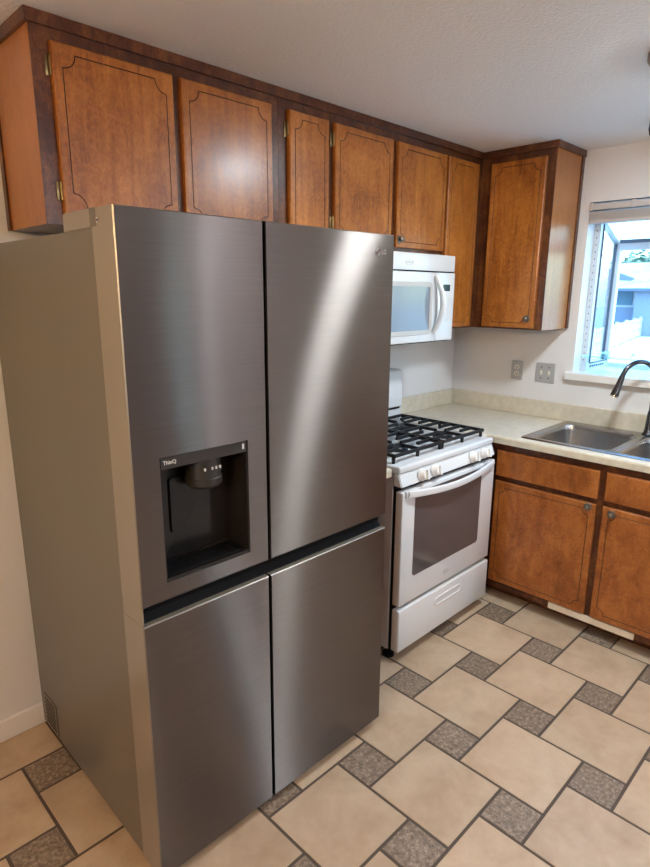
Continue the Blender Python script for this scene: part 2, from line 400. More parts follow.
# ------------------------------------------------------------------ garden window
GX = 0.44
gw = thing('window_1', 'projecting garden window with slanted glass roof above the sink', 'window', (0, (WY0+WY1)/2, WZ0)); gw['kind'] = 'structure'
bm = B()
box(bm, 0, GX+.01, WY1, WY0, WZ0-.02, WZ0)
box(bm, -.03, -.0002, WY1-.035, WY0+.035, WZ0-.043, WZ0, bev=.004)
obj('window_sill', bm, M_TRIMW, gw)
bm = B()
t = 0.032
for ys in (WY0, WY1):
    s = -1 if ys == WY0 else 1
    ya, yb = ys+.004*-s, ys + s*t
    box(bm, .10, .10+t, ya, yb, WZ0, 2.075)                  # wall-side post
    box(bm, GX-.035, GX, ya, yb+s*.006, WZ0, 1.915)          # front corner post
    box(bm, .10+t, GX-.035, ya, yb, WZ0, WZ0+.045)                  # bottom side rail
    b2 = B(); box(b2, 0, 0.375, min(ya, yb), max(ya, yb), -.018, .018)
    ang = math.atan2(2.06-1.912, GX-.09)
    bmesh.ops.rotate(b2, verts=b2.verts, cent=(0, 0, 0), matrix=Matrix.Rotation(ang, 3, 'Y'))
    bmesh.ops.translate(b2, verts=b2.verts, vec=(.09, 0, 2.055))
    me_ = bpy.data.meshes.new('x'); b2.to_mesh(me_); b2.free(); bm.from_mesh(me_); bpy.data.meshes.remove(me_)
box(bm, GX-.034, GX-.001, WY1+t, WY0-t, WZ0, WZ0+.028)
box(bm, GX-.034, GX-.001, WY1+t, WY0-t, 1.865, 1.925)
box(bm, .09, .125, WY1, WY0, 2.045, 2.085)
obj('window_frame', bm, M_ALU, gw)
bm = B()
for ys, s in ((WY0, -1), (WY1, 1)):
    box(bm, .10+t, .10+t+.007, ys+s*.006, ys+s*(t+.007), WZ0+.045, 2.04)
    box(bm, GX-.045, GX-.0352, ys+s*.006, ys+s*.018, WZ0+.045, 1.9)
    box(bm, .14, GX-.035, ys+s*t, ys+s*(t+.003), WZ0+.04, WZ0+.048)
box(bm, GX-.04, GX-.034, WY1+.03, WY0-.03, 1.905, 1.925)
obj('gasket', bm, M_GASKET, gw)
for k in range(7): obj('slot', bx(.15+.032*k, .166+.032*k, WY0-t-.003, WY0-t+.001, WZ0+.018, WZ0+.030), M_GASKET, gw)
for k in range(22): obj('slot', bx(.095, .0995, WY0-.013, WY0-.016, WZ0+.06+.037*k, WZ0+.068+.037*k), M_GASKET, gw)
bm = B()
box(bm, .135, GX-.03, WY0-.012, WY0-.016, WZ0+.04, 1.95); box(bm, .135, GX-.03, WY1+.012, WY1+.016, WZ0+.04, 1.95)
box(bm, GX-.02, GX-.016, WY1+.03, WY0-.03, WZ0+.026, 1.87)
obj('glass_pane', bm, M_GLASS, gw)
bm = B()
v = [bm.verts.new(p) for p in ((.10, WY0-.03, 2.06), (.10, WY1+.03, 2.06), (GX-.02, WY1+.03, 1.918), (GX-.02, WY0-.03, 1.918))]
v2 = [bm.verts.new(Vector(q.co)+Vector((0, 0, .004))) for q in v]
bm.faces.new(v); bm.faces.new(v2[::-1]); bridge(bm, v, v2)
obj('roof_pane', bm, M_GLASS, gw)
obj('shelf', bx(.01, GX-.04, WY1+.036, WY0-.036, 1.275, 1.286), M_SHELF, gw)
# blind
bl = thing('window_blind', 'raised greige slat blind bunched at the top of the kitchen window', 'blind', (0, (WY0+WY1)/2, WZ1))
obj('headrail', bx(-.012, .05, WY1+.006, WY0-.004, 2.048, 2.080, bev=.004), M_SLAT, bl)
bm = B()
for k in range(8): box(bm, -.012+.001*(k % 2), .046, WY1+.010, WY0-.008, 1.999+.0052*k, 2.0025+.0052*k)
obj('slats', bm, M_SLAT, bl)
obj('bottom_rail', bx(-.013, .047, WY1+.010, WY0-.008, 1.982, 1.998, bev=.003), M_SLAT, bl)
for yy in (WY0-.012, WY0-.22, WY1+.22): obj('bracket', bx(-.018, -.012, yy-.014, yy+.006, 2.046, 2.084, bev=.002), M_SLAT, bl)

# ------------------------------------------------------------------ outdoors
def concrete(name, c0, c1):
    m, nt, b, N, L = nmat(name); tc = N('ShaderNodeTexCoord'); n = N('ShaderNodeTexNoise'); n.inputs['Scale'].default_value = 0.8; n.inputs['Detail'].default_value = 8
    L(tc.outputs['Object'], n.inputs['Vector']); r = ramp(N, [(.35, c0), (.65, c1)]); L(n.outputs[0], r.inputs[0]); L(r.outputs[0], b.inputs['Base Color']); b.inputs['Roughness'].default_value = .9
    return m
M_CONC = concrete('pale_concrete', (.42, .42, .40), (.52, .52, .50))
M_STUCCO = wallmat('grey_blue_stucco', (.26, .30, .40), .3, 12)
M_STUCCO2 = wallmat('blue_grey_siding', (.21, .25, .36), .2, 12)
M_SHINGLE = concrete('pale_shingle', (.30, .33, .34), (.42, .45, .46))
M_FASCIA = plain('slate_fascia', (.13, .16, .24), .6)
M_FENCE = plain('white_vinyl', (.52, .54, .55), .5)
M_LEAF = concrete('foliage', (.10, .17, .12), (.26, .36, .27)); M_BARK = plain('bark', (.12, .09, .07), .9)
struct(obj('ground', bx(-60, 80, -60, 70, -.5, -.2), M_CONC), 'pale concrete yard outside', 'ground')
def prism(bm, pts, x0, x1, mi=0):
    A = [bm.verts.new((x0, p[0], p[1])) for p in pts]; C = [bm.verts.new((x1, p[0], p[1])) for p in pts]
    bm.faces.new(A).material_index = mi; bm.faces.new(C[::-1]).material_index = mi; bridge(bm, A, C, mi)
hs = thing('house', 'neighbouring grey-blue house with a long pale shingle roof', 'house', (28, 6, -.2))
bm = B(); box(bm, 26, 34, 7.05, 14, -.2, 1.95); box(bm, 25.2, 34, -4, 7.05, -.2, 1.95); obj('wall', bm, M_STUCCO, hs)
bm = B(); A = [(25.0-.2, 1.86), (30, 3.17), (35, 1.86), (35, 1.80), (30, 3.05), (24.8, 1.80)]
P = [bm.verts.new((a, -5, z)) for a, z in A]; Q = [bm.verts.new((a, 15, z)) for a, z in A]
bridge(bm, P, Q); bm.faces.new(P); bm.faces.new(Q[::-1]); obj('roof', bm, M_SHINGLE, hs)
obj('fascia', bx(24.76, 24.80, -5, 15, 1.74, 1.86), M_FASCIA, hs)
wf = obj('window', bx(25.95, 26.02, 7.28, 8.2, 1.02, 1.88), M_FENCE, hs)
obj('pane', bx(25.93, 25.95, 7.38, 8.1, 1.12, 1.78), plain('curtained_pane', (.16, .26, .34), .15), wf)
ga = thing('garage', 'low outbuilding with a blue-grey gable seen through the window side', 'garage', (21, 8, -.2))
bm = B(); prism(bm, [(6.45, -.2), (6.45, 2.06), (7.6, 2.72), (10, 2.0), (10, -.2)], 20.2, 20.8); obj('wall', bm, M_STUCCO2, ga)
bm = B(); prism(bm, [(5.4, 2.17), (7.6, 3.02), (10.6, 2.17), (10.6, 2.07), (7.6, 2.90), (5.4, 2.09)], 19.8, 21.2); obj('roof', bm, M_SHINGLE, ga)
bm = B(); prism(bm, [(5.4, 2.15), (7.6, 2.98), (7.6, 2.78), (6.3, 2.10), (5.5, 2.07)], 19.76, 19.80); obj('fascia', bm, M_FASCIA, ga)
fn = thing('fence', 'low white lattice fence in front of the neighbouring house', 'fence', (18, 5.2, -.2))
def fpt(s): return Vector((14.5, 4.62, 0)).lerp(Vector((24.9, 6.6, 0)), s)
bm = B(); NS = 60
for k in range(NS):
    a, c = fpt(k/NS), fpt((k+.55)/NS)
    vs = [bm.verts.new(p) for p in ((a.x, a.y, -.1), (c.x, c.y, -.1), (c.x, c.y, .52), (a.x, a.y, .52))]
    ws = [bm.verts.new(q.co+Vector((.02, -.02, 0))) for q in vs]; bm.faces.new(vs); bm.faces.new(ws[::-1]); bridge(bm, vs, ws)
obj('picket', bm, M_FENCE, fn)
bm = B()
for za, zb in ((.50, .60), (.18, .24), (-.14, -.06)):
    a, c = fpt(0), fpt(1); vs = [bm.verts.new(p) for p in ((a.x, a.y, za), (c.x, c.y, za), (c.x, c.y, zb), (a.x, a.y, zb))]
    ws = [bm.verts.new(q.co+Vector((.05, -.05, 0))) for q in vs]; bm.faces.new(vs); bm.faces.new(ws[::-1]); bridge(bm, vs, ws)
obj('rail', bm, M_FENCE, fn)
for k in range(6):
    p = fpt(k/5); obj('post', bx(p.x-.05, p.x+.05, p.y-.05, p.y+.05, -.2, .66), M_FENCE, fn)
def tree(x, y, h, r, label):
    tr = thing('tree', label, 'tree', (x, y, -.2), 'trees beyond the house')
    bm = B(); cyl(bm, (x, y, -.2), (x, y, h*.6), .2, .1, 8); obj('trunk', bm, M_BARK, tr)
    bm = B()
    for k in range(900):
        a = random.uniform(0, 6.283); zz = random.gauss(0, .4); q = r*math.sqrt(max(.05, 1-min(.95, zz*zz)))*random.random()**.4
        c = Vector((x+q*math.cos(a), y+q*math.sin(a), h*.72+zz*r*.9)); s = random.uniform(.10, .24)
        u, v = frame_axes(Vector((random.uniform(-1, 1), random.uniform(-1, 1), random.uniform(.2, 1))))
        bm.faces.new([bm.verts.new(c+s*(i*u+.6*j*v)) for i, j in ((-1, 0), (0, -1), (1, 0), (0, 1))])
    obj('foliage', bm, M_LEAF, tr)
tree(37, 10.5, 4.3, 1.5, 'middle one of three green trees over the neighbouring roof')
tree(38, 14.2, 4.2, 1.5, 'leftmost green tree, standing behind the outbuilding')
tree(40, 7.5, 4.4, 1.6, 'rightmost of three green trees over the neighbouring roof')

# ------------------------------------------------------------------ wall cabinets
UD, DT = 0.320, 0.019
def knob(M, u, w, z, parent):
    bm = B(); o = Vector(M(u, w, z)); d = Vector(M(u, w+1, z))-o
    lathe(bm, [(0, .026), (.007, .025), (.012, .021), (.013, .016), (.008, .011), (.006, .004), (.017, .003), (.019, 0)], o, d, 16)
    return obj('knob', bm, M_PEWTER, parent, True)
def hinge(M, u, w, z, parent):
    bm = B(); mbox(M, u-.007, u+.006, w, w+.003, z-.026, z+.026, bm, bev=.001)
    o = M(u+.006, w+.007, z-.024); p = M(u+.006, w+.007, z+.024); cyl(bm, o, p, .0045, n=10)
    p2 = M(u+.006, w+.007, z+.032); cyl(bm, p, p2, .003, .0015, n=8)
    return obj('hinge', bm, M_BRASS, parent, True)
def wall_cab(M, u0, u1, z0, doors, label, group='stained wood wall cabinets', dside=(), dz=(None, 2.2846), fz1=ZC-.002, hinges=(), knobs=(), scribe=None):
    c = M((u0+u1)/2, 0, z0)
    t = thing('wall_cabinet', label, 'cabinet', (c[0], c[1], z0), group)
    obj('cabinet_body', mbox(M, u0, u1, .002, UD-.003, z0, fz1), M_SIDE, t)
    bm = B(); st = .035
    zd0, zd1 = dz
    ed = [u0] + [x for d in doors for x in d] + [u1]
    fl = UD
    for k in range(0, len(ed), 2):
        a, b2 = ed[k], ed[k+1]
        mbox(M, max(u0, a-.012), min(u1, b2+.012), UD-.003, fl, z0, fz1, bm)
    mbox(M, u0, u1, UD-.003, fl-.0002, zd1-.012, fz1, bm); mbox(M, u0, u1, UD-.003, fl-.0002, z0, zd0+.012, bm)
    obj('face_frame', bm, M_FRAME, t)
    for d in doors:
        dd = obj('door', slab(M, d[0], d[1], zd0, zd1, UD+.001, UD+.001+DT), [M_DOOR, M_GROOVE], t)
        for (hu, hz) in hinges:
            if d[0]-.03 < hu < d[1]+.005 and abs(hu-d[0]) < .03: hinge(M, hu, UD+.001, hz, dd)
        for (ku, kz) in knobs:
            if d[0] < ku < d[1]: knob(M, ku, UD+.001+DT, kz, dd)
    for (a, b2, w0, w1) in (scribe or []): obj('scribe_strip', mbox(M, a, b2, w0, w1, z0, fz1), M_FRAME, t)
    return t
wall_cab(MB, -2.645, -1.771, 1.8065, [(-2.5963, -2.2206), (-2.1907, -1.8134)], 'two-door stained wood wall cabinet above the fridge, leftmost of the row',
         dz=(1.830, 2.2846), hinges=[(-2.604, 2.222), (-2.604, 1.898)], scribe=[(-2.651, -2.645, .002, .028)])
wall_cab(MB, -1.770, -1.497, 1.4298, [(-1.7272, -1.5147)], 'narrow wall cabinet just right of the two-door one over the fridge', dz=(1.445, 2.2846), hinges=[(-1.735, 2.216), (-1.735, 1.53)])
wall_cab(MB, -1.496, -0.669, 1.8025, [(-1.4791, -1.1039), (-1.0666, -0.6787)], 'short two-door wall cabinet directly above the white microwave', dz=(1.826, 2.2846),
         hinges=[(-1.487, 2.221), (-1.487, 1.90)], knobs=[(-1.045, 1.862), (-1.127, 1.862)])
wall_cab(MB, -0.668, -0.3205, 1.4298, [(-0.6583, -0.3749)], 'tall single-door wall cabinet right of the microwave, beside the corner', dz=(1.438, 2.2846))
wall_cab(MR, 0.002, 0.7334, 1.4298, [(0.3872, 0.6914)], 'corner wall cabinet facing left beside the kitchen window', dz=(1.438, 2.2846), knobs=[(.654, 1.488)], scribe=[(.7334, .740, .002, .030)])
# crown strip under the ceiling
def sweep(path, h, th):
    bm = B()
    n = len(path); out = []
    for i in range(n):
        p = Vector(path[i])
        dirs = []
        if i > 0: dirs.append((p-Vector(path[i-1])).normalized())
        if i < n-1: dirs.append((Vector(path[i+1])-p).normalized())
        nn = sum((Vector((d.y, -d.x)) for d in dirs), Vector((0, 0))); nn.normalize(); k = nn.dot(Vector((dirs[0].y, -dirs[0].x)))
        out.append(p+nn*(th/k))
    for i in range(n-1):
        a, b2, c, d = Vector(path[i]), Vector(path[i+1]), out[i+1], out[i]
        lo = [bm.verts.new((q.x, q.y, ZC-h)) for q in (a, b2, c, d)]; hi = [bm.verts.new((q.x, q.y, ZC-.0005)) for q in (a, b2, c, d)]
        bm.faces.new(lo[::-1]); bm.faces.new(hi); bridge(bm, lo, hi)
    return bm
struct(obj('trim_1', sweep([(-2.646, -.002), (-2.646, -UD-.0005), (-UD-.0005, -UD-.0005), (-UD-.0005, -.7340), (-.002, -.7340)], .033, .0115), M_FRAME), 'dark wood strip where the wall cabinets meet the ceiling', 'trim')

# ------------------------------------------------------------------ base cabinets, worktop
def base_cab(M, u0, u1, f0, label, cols, knobs, hollow=True):
    c = M((u0+u1)/2, 0, 0); t = thing('base_cabinet', label, 'cabinet', (c[0], c[1], 0), 'stained wood base cabinets')
    bm = B(); D = .61
    mbox(M, u0, u0+.018, .004, D-.019, .10, .868, bm); mbox(M, u1-.018, u1, .004, D-.019, .10, .868, bm)
    mbox(M, u0+.018, u1-.018, .004, .012, .10, .868, bm); mbox(M, u0+.018, u1-.018, .012, D-.019, .10, .118, bm)
    obj('cabinet_body', bm, M_SIDE, t)
    obj('toe_kick', mbox(M, max(u0, f0)+.001, u1-.001, D-.098, D-.080, .0, .10), M_FRAME, t)
    bm = B(); mbox(M, f0, u1, D-.019, D-.006, .064, .868, bm)
    ed = [f0] + [x for d in cols for x in d] + [u1]
    for k in range(0, len(ed), 2): mbox(M, max(f0, ed[k]-.01), min(u1, ed[k+1]+.01), D-.0188, D, .064, .868, bm)
    for za, zb in ((.064, .113), (.660, .703), (.823, .868)): mbox(M, f0, u1, D-.0189, D-.0002, za, zb, bm)
    obj('face_frame', bm, M_FRAME, t)
    for k, (a, b2) in enumerate(cols):
        dd = obj('door', slab(M, a, b2, .1051, .668, D+.001, D+.020, .030, .03), [M_BASEDOOR, M_GROOVE], t)
        for ku, kz in knobs:
            if a < ku < b2: knob(M, ku, D+.020, kz, dd)
        obj('drawer_front', slab(M, a, b2, .6946, .8315, D+.001, D+.020, groove=False), M_BASEDOOR, t)
    return t
t = base_cab(MR, .03, 1.795, .62, 'stained wood sink base cabinet with two doors below the double sink', [(.700, 1.2165), (1.2471, 1.764)], [(1.182, .649), (1.289, .640)])
st = obj('wood_strip', bx(-.6195, -.6105, -1.447, -1.040, .064, .096), M_BARE, t); st['label'] = 'pale bare wood strip under the doors'
obj('filler_strip', bx(-.714, -.612, -.610, -.592, .064, .868), M_FRAME, t)
base_cab(MR, 1.80, 2.30, 1.80, 'base cabinet at the open end of the worktop, right of the sink', [(1.83, 2.27)], [(1.87, .649)])
base_cab(MB, -1.80, -1.482, -1.80, 'narrow base cabinet squeezed between fridge and range', [(-1.785, -1.497)], [])
ZT = 0.9075
SY0, SY1, SX0, SX1 = -0.792, -1.672, -0.590, -0.026
def nose_top(outline, hole, z0, z1, bev=.010):
    bm = B()
    o2 = offset(outline, bev*.999) if True else outline
    lo = [bm.verts.new((p[0], p[1], z0)) for p in outline]; mid = [bm.verts.new((p[0], p[1], z1-bev)) for p in outline]
    m2 = [bm.verts.new((p[0], p[1], z1-bev*.3)) for p in offset(outline, bev*.3)]
    hi = [bm.verts.new((p[0], p[1], z1)) for p in o2]
    bridge(bm, lo, mid); bridge(bm, mid, m2); bridge(bm, m2, hi)
    if hole:
        ht = [bm.verts.new((p[0], p[1], z1)) for p in hole]; hb = [bm.verts.new((p[0], p[1], z0)) for p in hole]
        bridge(bm, ht, hb); fill(bm, [hi, ht]); fill(bm, [lo, hb])
    else: fill(bm, [hi]); fill(bm, [lo])
    return bm
outl = [(-.714, -.003), (-.714, -.640), (-.640, -.640), (-.640, -2.32), (-.003, -2.32), (-.003, -.003)]
hole = [(SX0+.012, SY0-.012), (SX0+.012, SY1+.012), (SX1-.012, SY1+.012), (SX1-.012, SY0-.012)]
ct = obj('countertop', nose_top(outl, hole, ZT-.038, ZT), M_LAM); tag(ct, 'cream laminate L-shaped worktop with raised back edge under the window', 'countertop')
bm = B(); box(bm, -.714, -.003, -.023, -.003, ZT-.0005, 1.005, bev=.004); box(bm, -.023, -.003, -2.32, -.0235, ZT-.0005, 1.005, bev=.004)
obj('backsplash', bm, M_LAM, ct)
c2 = obj('countertop', nose_top([(-1.799, -.003), (-1.799, -.683), (-1.4785, -.683), (-1.4785, -.003)], None, ZT-.038, ZT), M_LAM); tag(c2, 'small cream worktop piece wedged between fridge and range', 'countertop')
obj('backsplash', bx(-1.799, -1.479, -.023, -.003, ZT-.0005, 1.005, bev=.004), M_LAM, c2)

# ------------------------------------------------------------------ sink and faucet
sk = thing('kitchen_sink', 'double-bowl stainless steel sink set into the cream worktop', 'sink', ((SX0+SX1)/2, (SY0+SY1)/2, ZT))
bm = B(); zr = ZT+.0045
rim = rrect(SX0, SX1, SY1, SY0, .03); Rl = [bm.verts.new((*p, ZT+.0005)) for p in rim]; Rt = [bm.verts.new((*p, zr)) for p in offset(rim, .006)]
bridge(bm, Rl, Rt)
tops = []
def bowl(bm, x0, x1, y0, y1, depth):
    L0 = rrect(x0, x1, y0, y1, .055, 7)
    prev = [bm.verts.new((*p, zr)) for p in L0]; first = prev
    for d, z in ((.004, -.002), (.008, -.008), (.010, -.03), (.018, -depth+.04), (.026, -depth+.015), (.042, -depth+.002), (.06, -depth)):
        cur = [bm.verts.new((*p, zr+z)) for p in offset(L0, d)]; bridge(bm, prev, cur); prev = cur
    fill(bm, [prev])
    return first
b1 = bowl(bm, SX0+.040, SX1-.080, -1.216, SY0-.034, .185); b2_ = bowl(bm, SX0+.040, SX1-.080, SY1+.034, -1.250, .185)
fill(bm, [Rt, b1, b2_])
obj('basin', bm, M_SINK, sk, True)
for yc in ((-1.216+SY0-.034)/2, (SY1+.034-1.250)/2):
    bm = B(); xc = (SX0+SX1)/2-.025; zb = zr-.184
    lathe(bm, [(0, .001), (.022, .001), (.026, .003), (.040, .0035), (.044, 0)], (xc, yc, zb), (0, 0, 1), 24); obj('drain', bm, M_CHROME, sk, True)
fc = thing('kitchen_faucet', 'dark metal gooseneck pull-down faucet standing behind the double sink', 'faucet', (-.066, -1.236, zr))
bm = B(); FB = Vector((-.066, -1.238, zr))
lathe(bm, [(.030, 0), (.030, .006), (.024, .012), (.0205, .03), (.018, .07), (.0155, .11), (.0125, .125)], FB, (0, 0, 1), 24); obj('faucet_base', bm, M_FAUCET, fc, True)
D2 = Vector((-.150, .115, 0)).normalized(); R_ = .093; zt = zr+.285
pts = [FB+Vector((0, 0, .12)), FB+Vector((0, 0, .20))]
for k in range(0, 17):
    a = math.pi - math.pi*k/16*0.93
    pts.append(FB + D2*(R_+R_*math.cos(a)) + Vector((0, 0, .285 + R_*math.sin(a)*1.0)))
bm = B(); tube(bm, pts, .0115, 16); obj('spout', bm, M_FAUCET, fc, True)
e = pts[-1]; dn = (pts[-1]-pts[-2]).normalized()
bm = B(); lathe(bm, [(0, -.005), (.0125, -.005), (.0135, .01), (.015, .04), (.019, .085), (.0205, .100), (.0205, .108), (0, .108)], e, dn, 20); obj('spray_head', bm, M_FAUCET, fc, True)
bm = B(); lathe(bm, [(.0195, .1005), (.0212, .1005), (.0212, .108), (.0195, .1085)], e, dn, 20); obj('head_ring', bm, M_CHROME, fc, True)
bm = B(); cyl(bm, FB+Vector((0, -.015, .07)), FB+Vector((0, -.036, .075)), .012, n=14); tube(bm, [FB+Vector((0, -.036, .075)), FB+Vector((.005, -.06, .10)), FB+Vector((.012, -.085, .14))], [.006, .0055, .005], 10)
obj('lever_handle', bm, M_FAUCET, fc, True)

# ------------------------------------------------------------------ wall plates
op = thing('outlet', 'single duplex outlet plate on the wall below the corner cabinet', 'outlet', (0, -.4545, 1.1675))
obj('plate', bx(-.006, 0, -.491, -.418, 1.111, 1.224, bev=.0025), M_PLATE, op)
for zc in (1.187, 1.148):
    bm = B(); P_ = rrect(-.470, -.439, zc-.014, zc+.014, .010, 4); A = [bm.verts.new((-.006, *p)) for p in P_]; C_ = [bm.verts.new((-.008, *p)) for p in P_]
    bridge(bm, A, C_); bm.faces.new(C_); rc = obj('receptacle', bm, M_CREAMPL, op)
    for yy in (-.4605, -.4485): obj('slot', bx(-.0085, -.0078, yy-.0014, yy+.0014, zc-.004, zc+.006), M_BLACK, rc)
    obj('ground_hole', cyl(B(), (-.0085, -.4545, zc-.008), (-.0078, -.4545, zc-.008), .0025, n=8), M_BLACK, rc)
sp = thing('light_switch', 'double switch plate on the wall between the outlet and window', 'switch', (0, -.632, 1.1685))
obj('plate', bx(-.006, 0, -.690, -.574, 1.111, 1.226, bev=.0025), M_PLATE, sp)
for yy in (-.609, -.655):
    bm = bx(-.0075, -.005, yy-.006, yy+.006, 1.156, 1.181, mi=0); box(bm, -.017, -.0075, yy-.004, yy+.004, 1.169, 1.178, bev=.001); obj('toggle', bm, M_CREAMPL, sp)
    bm = B()
    bm.free()
    for zz in (1.137, 1.200): obj('screw', cyl(B(), (-.0075, yy, zz), (-.0055, yy, zz), .0035, n=10), M_BLACK, sp)

# ------------------------------------------------------------------ ceiling fixtures
def ceiling_light(x, y, r, label, es, col, grp='ceiling lights'):
    t = thing('ceiling_light', label, 'ceiling light', (x, y, ZC), grp)
    bm = B(); lathe(bm, [(r, 0), (r, -.014), (r*.93, -.026), (r*.84, -.028), (r*.84, -.010)], (x, y, ZC-.0005), (0, 0, 1), 40); obj('rim', bm, M_NICKEL, t, True)
    m = plain('lit_glass_%.0f' % (x*100), (.9, .9, .88), .4, emit=col, es=es)
    bm = B(); lathe(bm, [(r*.84, -.0275), (r*.80, -.031), (r*.65, -.0335), (r*.4, -.035), (0, -.0355)], (x, y, ZC), (0, 0, 1), 40); obj('glass_dome', bm, m, t, True)
    return t
ceiling_light(-1.105, -1.505, .125, 'round flush light on the ceiling at the right picture edge', 165, (.87, .99, 1.07))
def pendant(x, y, es, col, label):
    pl = thing('pendant_lamp', label, 'lamp', (x, y, ZC), 'globe pendants of the adjoining room')
    bm = B(); lathe(bm, [(0, 0), (.06, 0), (.055, -.02), (.01, -.03), (.006, -.03), (.006, -.16), (.03, -.165), (.05, -.19), (.05, -.20)], (x, y, ZC-.0005), (0, 0, 1), 24); obj('stem', bm, M_NICKEL, pl, True)
    bm = B(); lathe(bm, [(.13*math.sin(a), -.325+.13*math.cos(a)) for a in [.3+2.84*k/18 for k in range(19)]], (x, y, ZC), (0, 0, 1), 32)
    obj('lamp_shade', bm, plain('lit_globe', (.9, .88, .84), .4, emit=col, es=es), pl, True)
pendant(-4.7, -2.2, 100, WARM, 'warm globe pendant hanging over the room left of the fridge')
pendant(-2.0, -3.6, 56, (.86, .97, 1.10), 'unseen white globe pendant added as fill near the wood-panelled far wall')  # unseen lamp, added as neutral fill for ceiling, floor and cabinets
ceiling_light(-.25, -4.3, .10, 'small unseen flush light added at the far end for the streak on the fridge door', 230, (.92, .94, 1.12))  # unseen lamp, added to draw the bluish streak on the upper left fridge door
sl = thing('ceiling_spotlight', 'small dark round spotlight on the ceiling in front of the window', 'spotlight', (-.345, -1.195, ZC))
bm = B(); lathe(bm, [(0, 0), (.042, 0), (.044, -.03), (.038, -.055), (.030, -.055), (.028, -.03), (0, -.03)], (-.345, -1.195, ZC-.0005), (0, 0, 1), 28); obj('housing', bm, M_FAUCET, sl, True)

# ------------------------------------------------------------------ refrigerator
FXL, FYF, FW, FS = -2.739, -.9214, .9250, .4005
FXR = FXL+FW; FB_ = FYF+.105; ZB1 = 1.756; ZD1 = 1.7947; G1, G2, ZB0 = .8645, .8138, .036
fr = thing('refrigerator', 'four-door brushed stainless refrigerator with water dispenser in front of the cabinets', 'refrigerator', (FXL, FYF, 0))
obj('case', bx(FXL+.004, FXR-.004, FB_+.006, -.034, .03, ZB1, bev=.003), M_FSIDE, fr)
obj('door_seal', bx(FXL+.012, FXR-.012, FB_-.001, FB_+.0065, .05, ZB1-.01), M_BLACK, fr)
obj('recess', bx(FXL+.0015, FXR-.0015, FYF+.032, FB_-.004, G2-.03, G1+.03), M_BLACK, fr)
bm = B(); v0 = [bm.verts.new((FXL+.004, *p)) for p in ((FYF+.016, G2-.004), (FYF+.045, G2-.004), (FYF+.045, G1-.01))]; v1 = [bm.verts.new((FXR-.004, *p)) for p in ((FYF+.016, G2-.004), (FYF+.045, G2-.004), (FYF+.045, G1-.01))]
bm.faces.new(v0); bm.faces.new(v1[::-1]); bridge(bm, v0, v1); obj('pocket_handle', bm, M_BLACK, fr)
obj('handle_end', bx(FXL+.0005, FXL+.004, FYF+.003, FB_, G2+.0006, G1-.0012), M_FEDGE, fr)
def fdoor(x0, x1, z0, z1, hole_=None):
    bm = B(); b_ = .0025
    xs = [x0, x1]; zs = [z0, z1]
    if hole_: xs = [x0, hole_[0], hole_[1], x1]; zs = [z0, hole_[2], hole_[3], z1]
    V = {}
    def vv(i, j):
        if (i, j) not in V:
            x = min(max(xs[i], x0+b_), x1-b_); z = min(max(zs[j], z0+b_), z1-b_); V[i, j] = bm.verts.new((x, FYF, z))
        return V[i, j]
    for i in range(len(xs)-1):
        for j in range(len(zs)-1):
            if hole_ and i == 1 and j == 1: continue
            bm.faces.new((vv(i, j), vv(i+1, j), vv(i+1, j+1), vv(i, j+1)))
    n, m_ = len(xs)-1, len(zs)-1
    ring = [(i, 0) for i in range(n)] + [(n, j) for j in range(m_)] + [(i, m_) for i in range(n, 0, -1)] + [(0, j) for j in range(m_, 0, -1)]
    front = [V[q] for q in ring]
    def out(y): return [bm.verts.new((xs[i], y, zs[j])) for i, j in ring]
    mid = out(FYF+.0025); back = out(FB_); bridge(bm, front, mid, 2); bridge(bm, mid, back, 1)
    fill(bm, [back], 1)
    xg = FXL+FS
    for f in bm.faces:
        if f.material_index in (1, 2) and all(abs(v.co.x-xg) < .007 for v in f.verts): f.material_index = 4  # edges along the middle gap painted black to stand for its shade
    if hole_:
        h = [V[1, 1], V[2, 1], V[2, 2], V[1, 2]]; hb = [bm.verts.new(q.co+Vector((0, .006, 0))) for q in h]; bridge(bm, h, hb, 3)
    return bm
HX0, HX1, HZ0, HZ1 = -2.668, -2.407, .911, 1.234
FMAT = [M_STEEL, M_FEDGE, plain('steel_edge', (0.24, 0.215, 0.19), 0.35, .8), M_CHROME, M_BLACK]
fr.rotation_euler.z = -0.0054
d1 = obj('door', fdoor(FXL, FXL+FS-.0038, G1, ZD1, (HX0, HX1, HZ0, HZ1)), FMAT, fr); d1['label'] = 'upper left door with the water dispenser'
d2 = obj('door', fdoor(FXL+FS+.0038, FXR, G1, ZD1), FMAT, fr)
d3 = obj('door', fdoor(FXL, FXL+FS-.0038, ZB0, G2), FMAT, fr)
d4 = obj('door', fdoor(FXL+FS+.0038, FXR, ZB0, G2), FMAT, fr)
# dispenser recess
dp = obj('dispenser', (lambda bm: (
    box(bm, HX0, HX0+.004, FYF+.002, FYF+.098, HZ0, HZ1), box(bm, HX1-.004, HX1, FYF+.002, FYF+.098, HZ0, HZ1),
    box(bm, HX0, HX1, FYF+.094, FYF+.100, HZ0, HZ1), box(bm, HX0+.004, HX1-.004, FYF+.004, FYF+.094, HZ0, HZ0+.008), box(bm, HX0+.004, HX1-.004, FYF+.022, FYF+.094, HZ1-.006, HZ1), bm)[-1])(B()), M_DARKGLOSS, d1)
d1s = dp
obj('control_strip', bx(HX0+.003, HX1-.003, FYF+.003, FYF+.022, 1.203, HZ1-.002), M_DGREY, d1)
bm = bx(-2.424, -2.418, FYF+.0015, FYF+.003, 1.212, 1.226); obj('indicator', bm, M_KEY, d1)
obj('lettering', text_mesh('ThinQ', .0135, lambda x, y, z: (HX0+.010+x, FYF+.0025-z, 1.2185+y), bold=True), M_KEY, d1)
bm = B(); SC = (-2.516, FYF+.052)
